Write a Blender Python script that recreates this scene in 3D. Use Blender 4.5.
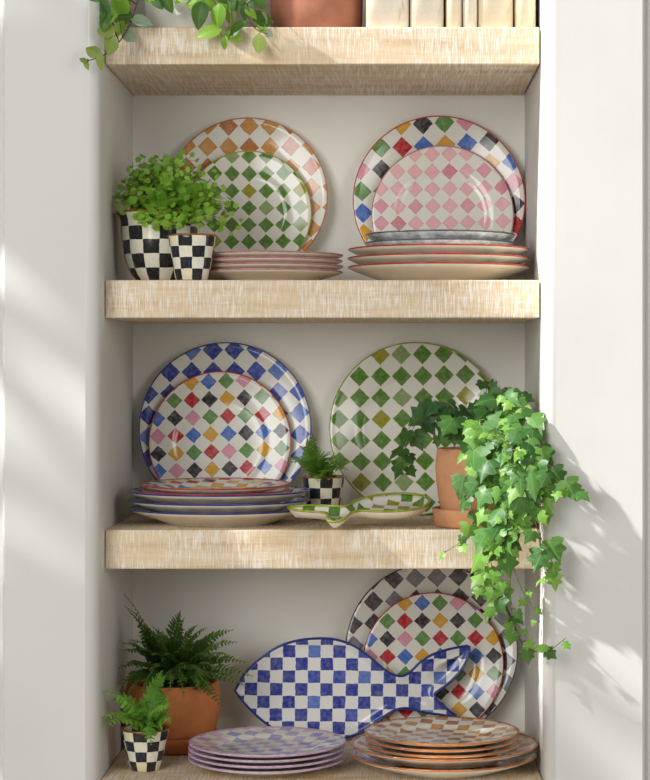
import bpy, bmesh, math, random
from mathutils import Vector, Matrix
random.seed(7)
for o in list(bpy.data.objects):
    bpy.data.objects.remove(o, do_unlink=True)
scene = bpy.context.scene
COL = scene.collection

# ------------------------------------------------------------------ camera, light, exposure
FPX, DCAM, PPX, PPY = 2005.0, 3.219, 382.0, 368.0
cam_d = bpy.data.cameras.new('camera')
cam_d.sensor_fit = 'HORIZONTAL'; cam_d.sensor_width = 36.0
cam_d.lens = 36.0 * FPX / 650.0
cam_d.shift_x = (325.0 - PPX) / 650.0
cam_d.shift_y = (PPY - 390.0) / 650.0
cam = bpy.data.objects.new('camera', cam_d); COL.objects.link(cam)
cam.location = (0, -DCAM, 0); cam.rotation_euler = (math.pi / 2, 0, 0)
scene.camera = cam

world = bpy.data.worlds.new('world'); scene.world = world
world.use_nodes = True
bg = world.node_tree.nodes['Background']
bg.inputs['Color'].default_value = (1.0, 1.0, 1.0, 1); bg.inputs['Strength'].default_value = 0.16

SUN_DIR = Vector((1.0, 0.27, -0.80)).normalized()
sun_d = bpy.data.lights.new('sun', 'SUN'); sun_d.energy = 6.7; sun_d.angle = math.radians(1.4)
sun_d.color = (1.0, 0.985, 0.96)
sun = bpy.data.objects.new('sun', sun_d); COL.objects.link(sun)
sun.rotation_euler = SUN_DIR.to_track_quat('-Z', 'Y').to_euler(); sun.location = (-3, -1, 3)

win_d = bpy.data.lights.new('window_daylight', 'AREA'); win_d.shape = 'RECTANGLE'
win_d.size = 1.8; win_d.size_y = 2.2; win_d.energy = 84; win_d.color = (1.0, 1.0, 0.99)
win = bpy.data.objects.new('window_daylight', win_d); COL.objects.link(win)
win.location = (-1.85, -3.75, 0.80)
win.rotation_euler = (Vector((-0.1, 0.2, 0)) - Vector(win.location)).to_track_quat('-Z', 'Z').to_euler()

win2_d = bpy.data.lights.new('window_daylight_far', 'AREA'); win2_d.shape = 'RECTANGLE'
win2_d.size = 1.0; win2_d.size_y = 1.8; win2_d.energy = 26; win2_d.color = (1.0, 1.0, 0.99)
win2 = bpy.data.objects.new('window_daylight_far', win2_d); COL.objects.link(win2)
win2.location = (2.3, -3.1, 0.7)
win2.rotation_euler = (Vector((-0.1, 0.2, 0)) - Vector(win2.location)).to_track_quat('-Z', 'Z').to_euler()

vs = scene.view_settings
vs.view_transform = 'Standard'; vs.look = 'None'; vs.exposure = 0.14; vs.gamma = 1.0; vs.use_curve_mapping = False

# ------------------------------------------------------------------ helpers
def P(px, py, Y):
    d = (DCAM + Y) / FPX
    return Vector(((px - PPX) * d, Y, (PPY - py) * d))
def S(Y): return FPX / (DCAM + Y)
def lin(c):
    def f(v):
        v /= 255.0
        return v / 12.92 if v <= 0.04045 else ((v + 0.055) / 1.055) ** 2.4
    return (f(c[0]), f(c[1]), f(c[2]), 1.0)

class NB:
    def __init__(s, name):
        s.mat = bpy.data.materials.new(name); s.mat.use_nodes = True
        s.nt = s.mat.node_tree; s.bsdf = s.nt.nodes['Principled BSDF']
        s.out = s.nt.nodes['Material Output']
    def n(s, t, **k):
        x = s.nt.nodes.new(t)
        for a, b in k.items(): setattr(x, a, b)
        return x
    def put(s, sock, v):
        if v is None: return
        if hasattr(v, 'is_output'): s.nt.links.new(v, sock)
        else: sock.default_value = v
    def m(s, op, a, b=None, c=None, clamp=False):
        x = s.n('ShaderNodeMath', operation=op); x.use_clamp = clamp
        for i, v in enumerate((a, b, c)): s.put(x.inputs[i], v)
        return x.outputs[0]
    def mix(s, fac, a, b, blend='MIX'):
        x = s.n('ShaderNodeMix', data_type='RGBA', blend_type=blend)
        s.put(x.inputs[0], fac); s.put(x.inputs[6], a); s.put(x.inputs[7], b)
        return x.outputs[2]
    def step(s, v, lo, hi):
        x = s.n('ShaderNodeMapRange', interpolation_type='SMOOTHSTEP')
        s.put(x.inputs[0], v); x.inputs[1].default_value = lo; x.inputs[2].default_value = hi
        return x.outputs[0]
    def coord(s, kind='Object'): return s.n('ShaderNodeTexCoord').outputs[kind]
    def mapping(s, v, scale=(1, 1, 1), rot=(0, 0, 0), loc=(0, 0, 0)):
        x = s.n('ShaderNodeMapping'); s.put(x.inputs[0], v)
        x.inputs[1].default_value = loc; x.inputs[2].default_value = rot; x.inputs[3].default_value = scale
        return x.outputs[0]
    def noise(s, v, scale, detail=2.0, rough=0.5):
        x = s.n('ShaderNodeTexNoise'); s.put(x.inputs['Vector'], v)
        x.inputs['Scale'].default_value = scale; x.inputs['Detail'].default_value = detail
        x.inputs['Roughness'].default_value = rough
        return x.outputs[0]
    def ramp(s, fac, stops, interp='LINEAR'):
        x = s.n('ShaderNodeValToRGB'); x.color_ramp.interpolation = interp
        e = x.color_ramp.elements
        while len(e) < len(stops): e.new(1.0)
        for k, (p, c) in enumerate(stops): e[k].position = p
        for k, (p, c) in enumerate(stops): e[k].position = p; e[k].color = c
        s.put(x.inputs[0], fac)
        return x.outputs[0]
    def sep(s, v):
        x = s.n('ShaderNodeSeparateXYZ'); s.put(x.inputs[0], v); return x.outputs
    def bump(s, h, strength, dist):
        x = s.n('ShaderNodeBump'); s.put(x.inputs['Height'], h)
        x.inputs['Strength'].default_value = strength; x.inputs['Distance'].default_value = dist
        s.nt.links.new(x.outputs[0], s.bsdf.inputs['Normal'])
    def set(s, **k):
        for a, v in k.items(): s.put(s.bsdf.inputs[a.replace('_', ' ')], v)
        return s.mat

def mesh(name, verts, faces, mats=(), mi=None, uv=None, smooth=True):
    me = bpy.data.meshes.new(name)
    me.from_pydata([tuple(v) for v in verts], [], faces)
    for m in mats: me.materials.append(m)
    if mi: me.polygons.foreach_set('material_index', mi)
    if uv:
        l = me.uv_layers.new(name='uv')
        flat = []
        for f in uv:
            for c in f: flat += [c[0], c[1]]
        l.data.foreach_set('uv', flat)
    me.polygons.foreach_set('use_smooth', [smooth] * len(me.polygons))
    me.update()
    return me
def obj(name, me, parent=None, loc=None, mat=None):
    o = bpy.data.objects.new(name, me); COL.objects.link(o)
    if parent is not None: o.parent = parent
    if loc is not None: o.location = loc
    if mat is not None: o.matrix_local = mat
    return o
def tag(o, label, cat, group=None):
    o['label'] = label; o['category'] = cat
    if group: o['group'] = group
    return o
def thing(name, loc, label, cat, group=None):
    o = bpy.data.objects.new(name, None); COL.objects.link(o); o.location = loc
    o.empty_display_size = 0.02
    return tag(o, label, cat, group)
def struct(o):
    o['kind'] = 'structure'; return o

def lathe(prof, seg=48, mats=(), midx=None, name='lathe', vfun=None):
    """prof: list of (r, z); r==0 makes a pole."""
    verts, rings = [], []
    for r, z in prof:
        if r < 1e-6:
            rings.append([len(verts)] * seg); verts.append((0, 0, z))
        else:
            b = len(verts); rings.append(list(range(b, b + seg)))
            for k in range(seg):
                a = 2 * math.pi * k / seg
                verts.append((r * math.sin(a), -r * math.cos(a), z))
    vf = vfun or (lambda i: i / (len(prof) - 1))
    faces, mi, uvs = [], [], []
    for i in range(len(prof) - 1):
        A, B = rings[i], rings[i + 1]
        pa, pb = prof[i][0] < 1e-6, prof[i + 1][0] < 1e-6
        if pa and pb: continue
        for k in range(seg):
            k2 = (k + 1) % seg
            u0, u1 = k / seg, (k + 1) / seg
            v0, v1 = vf(i), vf(i + 1)
            if pa: faces.append((A[k], B[k2], B[k])); uvs.append(((u0, v0), (u1, v1), (u0, v1)))
            elif pb: faces.append((A[k], A[k2], B[k])); uvs.append(((u0, v0), (u1, v0), (u0, v1)))
            else: faces.append((A[k], A[k2], B[k2], B[k])); uvs.append(((u0, v0), (u1, v0), (u1, v1), (u0, v1)))
            mi.append(midx(i) if midx else 0)
    return mesh(name, verts, faces, mats, mi, uvs)

def tube(paths, seg=5, name='tube', mats=()):
    """paths: list of (points, r0, r1)"""
    verts, faces = [], []
    for pts, r0, r1 in paths:
        n = len(pts); b = len(verts)
        for i, p in enumerate(pts):
            t = (pts[min(i + 1, n - 1)] - pts[max(i - 1, 0)])
            t = t.normalized() if t.length > 1e-9 else Vector((0, 0, 1))
            a = t.cross(Vector((0.3, 0.2, 1))); a = a.normalized() if a.length > 1e-6 else Vector((1, 0, 0))
            c = t.cross(a); r = r0 + (r1 - r0) * i / max(1, n - 1)
            for k in range(seg):
                w = 2 * math.pi * k / seg
                verts.append(p + a * (r * math.cos(w)) + c * (r * math.sin(w)))
        for i in range(n - 1):
            for k in range(seg):
                k2 = (k + 1) % seg
                faces.append((b + i * seg + k, b + i * seg + k2, b + (i + 1) * seg + k2, b + (i + 1) * seg + k))
        faces.append(tuple(b + k for k in range(seg))[::-1])
        faces.append(tuple(b + (n - 1) * seg + k for k in range(seg)))
    return mesh(name, verts, faces, mats)

def spline(pts, n):
    """Catmull-Rom through points -> n+1 samples"""
    P_ = [pts[0] * 2 - pts[1]] + list(pts) + [pts[-1] * 2 - pts[-2]]
    out, segs = [], len(pts) - 1
    for k in range(n + 1):
        u = k / n * segs; i = min(int(u), segs - 1); t = u - i
        a, b, c, d = P_[i], P_[i + 1], P_[i + 2], P_[i + 3]
        out.append(0.5 * ((2 * b) + (c - a) * t + (2 * a - 5 * b + 4 * c - d) * t * t + (3 * b - a - 3 * c + d) * t ** 3))
    return out

def box(name, x0, x1, y0, y1, z0, z1, mat, bevel=0.0, parent=None, seg=2):
    bm = bmesh.new(); bmesh.ops.create_cube(bm, size=1)
    for v in bm.verts:
        v.co = Vector((x0 + (v.co.x + .5) * (x1 - x0), y0 + (v.co.y + .5) * (y1 - y0), z0 + (v.co.z + .5) * (z1 - z0)))
    if bevel: bmesh.ops.bevel(bm, geom=list(bm.edges), offset=bevel, segments=seg, profile=.5, affect='EDGES')
    me = bpy.data.meshes.new(name); bm.to_mesh(me); bm.free(); me.materials.append(mat)
    return obj(name, me, parent)

# ------------------------------------------------------------------ materials
def plaster(name, col):
    b = NB(name); c = b.coord()
    n1 = b.noise(c, 5.0, 4); n2 = b.noise(c, 130.0, 3, .6); n3 = b.noise(b.mapping(c, (60, 60, 4)), 1.0, 3)
    k = b.mix(b.step(n1, .3, .75), lin(col), lin(tuple(v - 5 for v in col)))
    h = b.m('ADD', b.m('MULTIPLY', n2, .35), b.m('ADD', b.m('MULTIPLY', n3, .25), n1))
    b.bump(h, .18, .0022)
    return b.set(Base_Color=k, Roughness=.62, Specular_IOR_Level=.3)
MAT_WALL = plaster('plaster_white', (221, 220, 215))
MAT_NICHE = plaster('plaster_niche', (240, 238, 230))  # same plaster as the piers, colour lightened to make up for weak niche light

def wood():
    b = NB('whitewashed_wood'); c = b.coord()
    g = b.noise(b.mapping(c, (2.2, 30, 34)), 1.6, 5, .62)
    tan = b.ramp(g, [(.28, lin((202, 172, 134))), (.5, lin((222, 197, 160))), (.72, lin((232, 213, 182)))])
    saw = b.noise(b.mapping(c, (560, 14, 34)), 1.0, 3, .6)
    saw2 = b.noise(b.mapping(c, (190, 9, 20)), 1.0, 2, .55)
    hor = b.noise(b.mapping(c, (34, 240, 330)), 1.0, 3, .6)
    patch = b.noise(b.mapping(c, (7, 9, 16), loc=(3.1, .2, 1.7)), 1.0, 4, .6)
    w = b.m('ADD', b.step(saw, .44, .64), b.m('MULTIPLY', b.step(saw2, .55, .68), .8))
    w = b.m('ADD', w, b.m('MULTIPLY', b.step(hor, .52, .7), .5))
    w = b.m('MULTIPLY', w, b.step(patch, .27, .56), clamp=True)
    w = b.m('MULTIPLY', w, .82, clamp=True)
    k = b.mix(w, tan, lin((244, 240, 232)))
    d = b.m('MULTIPLY', b.step(b.noise(b.mapping(c, (420, 6, 8), loc=(9, 2, 4)), 1.0, 2), .56, .72), .22)
    k = b.mix(d, k, lin((150, 108, 66)))
    b.bump(b.m('ADD', saw, b.m('MULTIPLY', hor, .5)), .5, .0012)
    return b.set(Base_Color=k, Roughness=.7, Specular_IOR_Level=.2)
MAT_WOOD = wood()

def simple(name, col, rough=.5, var=.12, scale=40, spec=.5, bump=0.0, metal=0.0):
    b = NB(name); c = b.coord(); n = b.noise(c, scale, 4, .6)
    lo = tuple(max(0, v * (1 - var)) for v in col); hi = tuple(min(255, v * (1 + var)) for v in col)
    k = b.ramp(n, [(.3, lin(lo)), (.7, lin(hi))])
    if bump: b.bump(n, bump, .001)
    return b.set(Base_Color=k, Roughness=rough, Specular_IOR_Level=spec, Metallic=metal)
MAT_CREAM = simple('cream_glaze', (240, 228, 208), .22, .02, 30)
MAT_WHITEGL = simple('white_glaze', (238, 236, 230), .12, .02, 20)
MAT_TERRA = simple('terracotta', (220, 160, 118), .8, .07, 14, .2, .25)
MAT_TERRA_D = simple('terracotta_deep', (198, 122, 72), .75, .09, 12, .25, .25)
MAT_TERRA_B = simple('brown_clay', (168, 112, 90), .8, .1, 16, .2, .3)
MAT_SOIL = simple('soil', (58, 44, 34), .95, .35, 220, .1, .8)
MAT_GOLD = simple('gilt_rim', (176, 128, 62), .32, .15, 60, .5, 0, .75)
MAT_STEM = simple('green_stem', (120, 132, 62), .6, .15, 40)
MAT_STEM_B = simple('brown_stem', (92, 66, 46), .65, .2, 40)
MAT_PAPER = simple('book_paper', (226, 214, 188), .9, .06, 300, .1)
MAT_OAK = simple('pale_timber', (205, 170, 122), .7, .1, 30, .2)

def rim_paint(name, col):
    return simple('rim_' + name, col, .2, .14, 90)

def leafmat(name, c1, c2, vein=None, back=.3, rough=.42):
    b = NB(name); c = b.coord()
    rnd = b.n('ShaderNodeObjectInfo').outputs['Random']
    n = b.noise(c, 55, 3)
    f = b.m('ADD', b.m('MULTIPLY', n, .5), b.m('MULTIPLY', rnd, .55))
    k = b.ramp(f, [(.22, lin(c1)), (.8, lin(c2))])
    if vein:
        x, y, z = b.sep(c)
        ax = b.m('ABSOLUTE', x)
        mid = b.m('SUBTRACT', 1.0, b.step(ax, .0, .035))
        r1 = b.m('ABSOLUTE', b.m('SUBTRACT', b.m('MULTIPLY', ax, .85), y))
        v2 = b.m('SUBTRACT', 1.0, b.step(r1, .0, .03))
        v = b.m('MULTIPLY', b.m('MAXIMUM', mid, v2), .4)
        k = b.mix(v, k, lin(vein))
    b.set(Base_Color=k, Roughness=rough, Specular_IOR_Level=.35)
    t = b.n('ShaderNodeBsdfTranslucent'); b.put(t.inputs[0], b.mix(.6, k, lin((170, 205, 60))))
    mx = b.n('ShaderNodeMixShader'); mx.inputs[0].default_value = back
    b.nt.links.new(b.bsdf.outputs[0], mx.inputs[1]); b.nt.links.new(t.outputs[0], mx.inputs[2])
    b.nt.links.new(mx.outputs[0], b.out.inputs[0])
    return b.mat
MAT_IVY = [leafmat('ivy_leaf_mid', (46, 92, 42), (86, 134, 62), (140, 172, 108), .22),
           leafmat('ivy_leaf_dark', (30, 70, 34), (58, 104, 48), (104, 140, 84)),
           leafmat('ivy_leaf_fresh', (88, 140, 52), (132, 178, 80), (176, 200, 120), .3)]
MAT_FERN = leafmat('fern_dark', (34, 68, 26), (66, 108, 42), None, .25, .55)
MAT_FERN2 = leafmat('fern_light', (78, 134, 42), (126, 178, 68), None, .3, .5)
MAT_MAIDEN = leafmat('maidenhair', (98, 150, 38), (158, 202, 76), None, .35, .5)
MAT_TRAIL = {'d': leafmat('trail_dark', (44, 84, 38), (70, 112, 50), (110, 150, 80)),
             'b': leafmat('trail_bright', (118, 168, 52), (150, 196, 70), (190, 215, 120), .4),
             'o': leafmat('trail_olive', (112, 132, 66), (142, 160, 84), (170, 184, 120), .35),
             'g': leafmat('trail_greyish', (120, 146, 122), (172, 188, 168), (196, 206, 190), .2)}
MAT_FIG = leafmat('fig_leaf', (44, 84, 40), (76, 116, 56), (130, 160, 100), .1)

BGW = (233, 230, 220)
def diamond_mat(name, D, rot, off, grid, default, line=None, linew=.0, bgc=BGW, square=False, edge=.468, span=5, streak=1.0):
    """hand painted lattice of diamonds: cell colours looked up per row; off = lattice point (local metres)"""
    b = NB(name); c = b.coord()
    nz = b.n('ShaderNodeTexNoise'); b.put(nz.inputs['Vector'], c); nz.inputs['Scale'].default_value = 95
    nz.inputs['Detail'].default_value = 2
    sub = b.n('ShaderNodeVectorMath', operation='SUBTRACT'); b.put(sub.inputs[0], nz.outputs['Color']); sub.inputs[1].default_value = (.5, .5, .5)
    scl = b.n('ShaderNodeVectorMath', operation='SCALE'); b.put(scl.inputs[0], sub.outputs[0]); scl.inputs[3].default_value = .0032
    add = b.n('ShaderNodeVectorMath', operation='ADD'); b.put(add.inputs[0], c); b.put(add.inputs[1], scl.outputs[0])
    x0, y0, _ = b.sep(add.outputs[0])
    x0 = b.m('SUBTRACT', x0, off[0]); y0 = b.m('SUBTRACT', y0, off[1])
    cr, sr = math.cos(rot), math.sin(rot)
    x = b.m('DIVIDE', b.m('ADD', b.m('MULTIPLY', x0, cr), b.m('MULTIPLY', y0, sr)), D)
    y = b.m('DIVIDE', b.m('SUBTRACT', b.m('MULTIPLY', y0, cr), b.m('MULTIPLY', x0, sr)), D)
    i = b.m('FLOOR', b.m('ADD', x, .5)); j = b.m('FLOOR', b.m('ADD', y, .5))
    fx = b.m('ABSOLUTE', b.m('SUBTRACT', x, i)); fy = b.m('ABSOLUTE', b.m('SUBTRACT', y, j))
    if square:
        par = b.m('FLOORED_MODULO', b.m('ADD', i, j), 2.0)
        md = b.m('MAXIMUM', fx, fy)
    else:
        par = 0.0; md = b.m('ADD', fx, fy)
    N = 2 * span + 1
    fac = b.m('DIVIDE', b.m('ADD', i, span + .5), float(N))
    col = None
    for jj in range(-span, span + 1):
        cols = [lin(grid.get((ii, jj)) or default()) for ii in range(-span, span + 1)]
        r = b.ramp(fac, [(k / N, cc) for k, cc in enumerate(cols)], 'CONSTANT')
        col = r if col is None else b.mix(b.m('COMPARE', j, float(jj), .5), col, r)
    t1 = b.noise(c, 150, 2, .55); t2 = b.noise(b.mapping(c, (1, 1, 1), (0, 0, .8)), 70, 2)
    wash = b.m('ADD', b.m('MULTIPLY', b.step(t1, .35, .75), .08 * streak), b.m('MULTIPLY', b.step(t2, .4, .75), .08 * streak))
    paint = b.mix(wash, col, lin((250, 246, 236)))
    dk = b.m('MULTIPLY', b.step(md, edge - .12, edge - .01), .16)
    paint = b.mix(dk, paint, b.mix(1.0, paint, lin((120, 120, 120)), 'MULTIPLY'))
    if line:
        paint = b.mix(b.m('MULTIPLY', b.step(md, edge - linew - .015, edge - linew), .8), paint, lin(line))
    mask = b.m('SUBTRACT', 1.0, b.step(md, edge - .012, edge + .012))
    if square: mask = b.m('MULTIPLY', mask, b.m('SUBTRACT', 1.0, par))
    k = b.mix(mask, lin(bgc), paint)
    return b.set(Base_Color=k, Roughness=.13, Specular_IOR_Level=.5)

def check_mat(name, nu, nv, off=0):
    b = NB(name); u = b.n('ShaderNodeTexCoord').outputs['UV']
    c = b.coord()
    x, y, _ = b.sep(u)
    nz = b.noise(c, 60, 2)
    w = b.m('MULTIPLY', b.m('SUBTRACT', nz, .5), .12)
    x = b.m('ADD', b.m('MULTIPLY', x, float(nu)), w); y = b.m('ADD', b.m('MULTIPLY', y, float(nv)), w)
    i = b.m('FLOOR', x); j = b.m('FLOOR', y)
    par = b.m('FLOORED_MODULO', b.m('ADD', b.m('ADD', i, j), float(off)), 2.0)
    cid = b.n('ShaderNodeCombineXYZ'); b.put(cid.inputs[0], i); b.put(cid.inputs[1], j)
    wn = b.n('ShaderNodeTexWhiteNoise'); b.put(wn.inputs[0], cid.outputs[0])
    st = b.noise(b.mapping(c, (1, 1, .12)), 420, 2)
    white = b.mix(b.m('MULTIPLY', b.step(wn.outputs[0], .55, .95), .6), lin((236, 230, 210)), lin((228, 214, 150)))
    white = b.mix(b.m('MULTIPLY', b.step(st, .5, .75), .35), white, lin((190, 190, 180)))
    black = b.ramp(wn.outputs[0], [(0, lin((30, 30, 34))), (.6, lin((38, 38, 40))), (.8, lin((34, 44, 70))), (1, lin((38, 62, 48)))])
    black = b.mix(b.m('MULTIPLY', b.step(st, .5, .8), .4), black, lin((110, 110, 108)))
    k = b.mix(par, black, white)
    return b.set(Base_Color=k, Roughness=.16)

# ------------------------------------------------------------------ setting
XL, XR, YB, YF = -0.4456, 0.2553, 0.370, -0.060
ZT, ZB = 1.0, -1.45
T1, T2, T3, T4 = 0.5475, 0.1413, -0.2600, -0.6510      # shelf tops
B1, B2, B3, B4 = 0.4875, 0.0806, -0.3227, -0.7150      # shelf undersides

def pier(name, xin, xout, xfar, sgn, r):
    """plan profile extruded up: far wall, shallow step, pier face, rounded arris, reveal"""
    pr = [(xfar, .5), (xfar, YF + .018), (xout + sgn * .001, YF + .018), (xout, YF + .004), (xout - sgn * .004, YF)]
    cx, cy = xin + sgn * r, YF + r
    for k in range(9):
        a = math.pi / 2 * k / 8
        pr.append((cx - sgn * r * math.sin(a), cy - r * math.cos(a)))
    pr += [(xin, YB), (xin, .5)]
    n = len(pr); verts = [(x, y, ZB) for x, y in pr] + [(x, y, 2.2) for x, y in pr]
    faces = []
    for k in range(n):
        k2 = (k + 1) % n
        f = (k, k2, n + k2, n + k)
        faces.append(f if sgn < 0 else f[::-1])
    faces.append(tuple(range(n)) if sgn > 0 else tuple(range(n))[::-1])
    faces.append(tuple(range(n, 2 * n)) if sgn < 0 else tuple(range(n, 2 * n))[::-1])
    me = mesh(name, verts, faces, [MAT_WALL], smooth=False)
    for p in me.polygons:
        c = p.center
        if abs(c.x - xin) < r * 1.01 and c.y < YF + r * 1.01 and len(p.vertices) == 4: p.use_smooth = True
    return struct(obj(name, me))
pier('wall_left', XL, -0.5985, -2.6, -1, .022)
pier('wall_right', XR, P(645, 0, YF).x, 2.6, 1, .018)
struct(box('wall_back', XL, XR, YB, .5, ZB, 2.2, MAT_NICHE))
struct(box('wall_top', XL, XR, YF, YB, ZT, 2.2, MAT_WALL))
struct(box('wall_bottom', XL, XR, YF + .02, YB, ZB, B4, MAT_WALL))
MAT_FLOOR = simple('floor_boards', (118, 108, 98), .5, .1, 6)
struct(box('floor', -2.6, 2.6, -4.2, .5, ZB - .05, ZB, MAT_FLOOR))

def shelf(x0, x1, y0, z0, z1, label):
    o = box('shelf', x0, x1, y0, YB - .0005, z0, z1, MAT_WOOD, .0022)
    bm = bmesh.new(); bm.from_mesh(o.data)
    bm.to_mesh(o.data); bm.free()
    return tag(o, label, 'shelf', 'whitewashed wooden shelves')
g = .0012
shelf(XL + g, XR - g * 2, 0, B1, T1, 'thick whitewashed wooden shelf carrying the cream books')
shelf(XL + g, XR - g * 2, 0, B2, T2, 'thick whitewashed wooden shelf under the pink checked plate')
shelf(XL + g, XR - g * 2, 0, B3, T3, 'thick whitewashed wooden shelf carrying the ivy pot')
shelf(XL + g, XR - g, YF + .002, B4, T4, 'wooden shelf under the blue checked fish platter')

# ------------------------------------------------------------------ plates
def plate_mesh(name, R, h, w, top, under, seg=72):
    up = [(0, .0080), (w * .5, .0080), (w - .010, .0081), (w - .004, .0088), (w + .001, .0108), (w + .005, .0128)]
    a = up[-1]
    for k in range(1, 6):
        t = k / 5
        up.append((a[0] + (R - .0012 - a[0]) * t, a[1] + (h - a[1]) * (t * .82 + .18 * t * t)))
    dn = [(R, h - .0010), (R - .0008, h - .0026)]
    for k in range(1, 5):
        t = 1 - k / 5
        dn.append((a[0] + (R - a[0]) * t, a[1] - .0062 + (h + .0034 - a[1]) * (t * .8 + .2 * t * t)))
    dn += [(w + .001, .0040), (w - .004, .0030), (w - .007, .0), (w - .011, 0), (w - .013, .0030), (w * .4, .0035), (0, .0035)]
    nup = len(up)
    return lathe(up + dn, seg, [top, under], lambda i: 0 if i < nup - 1 else 1, name)
def rim_mesh(name, R, h, mat, seg=72, wd=.0016):
    pr = [(R - wd, h + .00005), (R - .0008, h + .0006), (R + .0005, h - .0002), (R + .0005, h - .0012), (R - .0006, h - .0022), (R - wd, h - .0012), (R - wd, h + .00005)]
    return lathe(pr, seg, [mat], None, name)

def plate(name, pm, rm, mat4, label, group=None, cat='plate'):
    o = obj(name, pm); o.matrix_world = mat4
    tag(o, label, cat, group)
    r = obj('rim_band', rm, o)
    return o
def lean_matrix(cx, Yloc, Zloc, lean, spin=0):
    return Matrix.Translation((cx, Yloc, Zloc)) @ Matrix.Rotation(math.pi / 2 - lean, 4, 'X')
def to_local(m4, px, py, zl):
    """where the ray through a pixel meets the plate's plane, in plate coordinates"""
    o = Vector((0, -DCAM, 0)); d = P(px, py, 0) - o
    mi = m4.inverted(); ol = mi @ o; dl = (mi @ d) - (mi @ Vector((0, 0, 0)))
    t = (zl - ol.z) / dl.z
    q = ol + dl * t
    return q.x, q.y
def cells(m4, zl, D, rot, anchor, rows, pal, zoom):
    """rows: (x0, y0, dx, dy, letters) in crop coordinates; zoom = (ox, oy, scale)"""
    f = lambda x, y: to_local(m4, zoom[0] + x / zoom[2], zoom[1] + y / zoom[2], zl)
    off = f(*anchor); cr, sr = math.cos(rot), math.sin(rot); g = {}
    for x0, y0, dx, dy, s in rows:
        for k, ch in enumerate(s):
            if ch == '.': continue
            lx, ly = f(x0 + dx * k, y0 + dy * k); lx -= off[0]; ly -= off[1]
            i = round((lx * cr + ly * sr) / D); j = round((ly * cr - lx * sr) / D)
            g[(i, j)] = pal[ch]
    return off, g

LEAN = math.radians(7)
sl, cl = math.sin(LEAN), math.cos(LEAN)
RC, HC, WC = .1525, .026, .097          # charger
RP, HP, WP = .1255, .019, .080          # salad / dessert plate
def lean_charger(cxpx, T, lift=0, R=RC, W=WC):
    Y = YB - W * sl - .0015
    return lean_matrix((cxpx - PPX) / S(Y - HC * .6), Y, T + R * cl - (HC - .003) * sl + lift + .0004, LEAN)
def lean_front(cxpx, T, lift=0, R=RP, n=.0150):
    Yc = YB - WC * sl - .0015
    Zc = T + RC * cl - (HC - .003) * sl
    Z = T + R * cl - (HP - .003) * sl + lift + .0004
    Y = Yc - n / cl + (Z - Zc) * math.tan(LEAN)
    return lean_matrix((cxpx - PPX) / S(Y - HP * .6), Y, Z, LEAN)

MULTI = {'y': (218, 162, 36), 'b': (66, 110, 192), 'g': (92, 140, 62), 'p': (222, 150, 170), 'r': (186, 18, 34), 'k': (44, 40, 44)}
GREEN = {'g': (82, 128, 34), 's': (138, 160, 102), 'o': (152, 146, 8)}
ORANGE = {'a': (204, 146, 74), 'b': (186, 116, 60), 'p': (222, 172, 138), 't': (212, 152, 128)}
PINK = {'p': (238, 182, 186), 'm': (228, 160, 176), 'd': (218, 136, 150)}
BLUE = {'d': (40, 58, 152), 'm': (60, 82, 172), 'l': (92, 122, 194)}
GREY = {'k': (74, 68, 70), 'g': (128, 126, 132)}
PURP = {'p': (172, 162, 212), 'l': (196, 184, 222), 'r': (222, 188, 214)}
def pick(pal, keys):
    return lambda: pal[random.choice(keys)]

Z1 = (160, 105, 3.611); Z2 = (350, 105, 3.611); Z3 = (130, 335, 3.421); Z4 = (340, 560, 3.421); Z5 = (320, 335, 3.611)
RIM = {'orange': rim_paint('orange', (186, 112, 58)), 'green': rim_paint('green', (150, 160, 44)), 'red': rim_paint('red', (184, 62, 46)),
       'pink': rim_paint('pink', (190, 126, 130)), 'blue': rim_paint('blue', (44, 56, 132)), 'black': rim_paint('black', (40, 38, 42)),
       'grey': rim_paint('grey', (84, 86, 92)), 'lilac': rim_paint('lilac', (204, 170, 206))}

def leaning(name, label, m4, R, h, w, D, rot, anchor, rows, pal, default, zoom, rim, line=None, linew=0):
    rot = math.radians(rot)
    off, gr = cells(m4, h * .6, D, rot, anchor, rows, pal, zoom)
    mt = diamond_mat('paint_' + name + '_' + rim, D, rot, off, gr, default, line, linew)
    pm = plate_mesh(name, R, h, w, mt, MAT_CREAM, 96)
    return plate(name, pm, rim_mesh('rim_band', R, h, RIM[rim], 96), m4, label)

# upper shelf, left pair on a low plate rest
LIFT = .0205
m4 = lean_charger(247.5, T2, LIFT, .1425, .092)
leaning('charger_plate', 'orange and amber diamond charger leaning behind green diamond plate', m4, .1425, HC, .092, .0370, 0, (323, 78),
        [(172, 88, 75.5, -3, 'abaa'), (95, 152, 77, -1, 'aaabat'), (-58, 228, 77, -1, 'bbb'), (485, 218, 72, 5, 'pt'), (565, 300, 70, 0, 'p'), (568, 375, 70, 0, 'p'), (565, 450, 1, 1, 'a')],
        ORANGE, pick(ORANGE, 'aabp'), Z1, 'orange')
m4 = lean_front(248.6, T2, LIFT + .001, .1115)
leaning('dessert_plate', 'green and olive diamond plate leaning in front of orange charger', m4, .1115, HP, .071, .0305, 0, (322, 248),
        [(195, 186, 63.3, 0, 'gsgg'), (130, 248, 64, 0, 'ogggggg'), (195, 311, 63, -1, 'ggoggo'), (193, 375, 63, 0, 'ggggsgs'[1:]), (193, 438, 64, 0, 'gggggs'), (195, 500, 63, 0, 'oggggg')],
        GREEN, pick(GREEN, 'gggs'), Z1, 'green', (170, 178, 96), .03)
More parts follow.
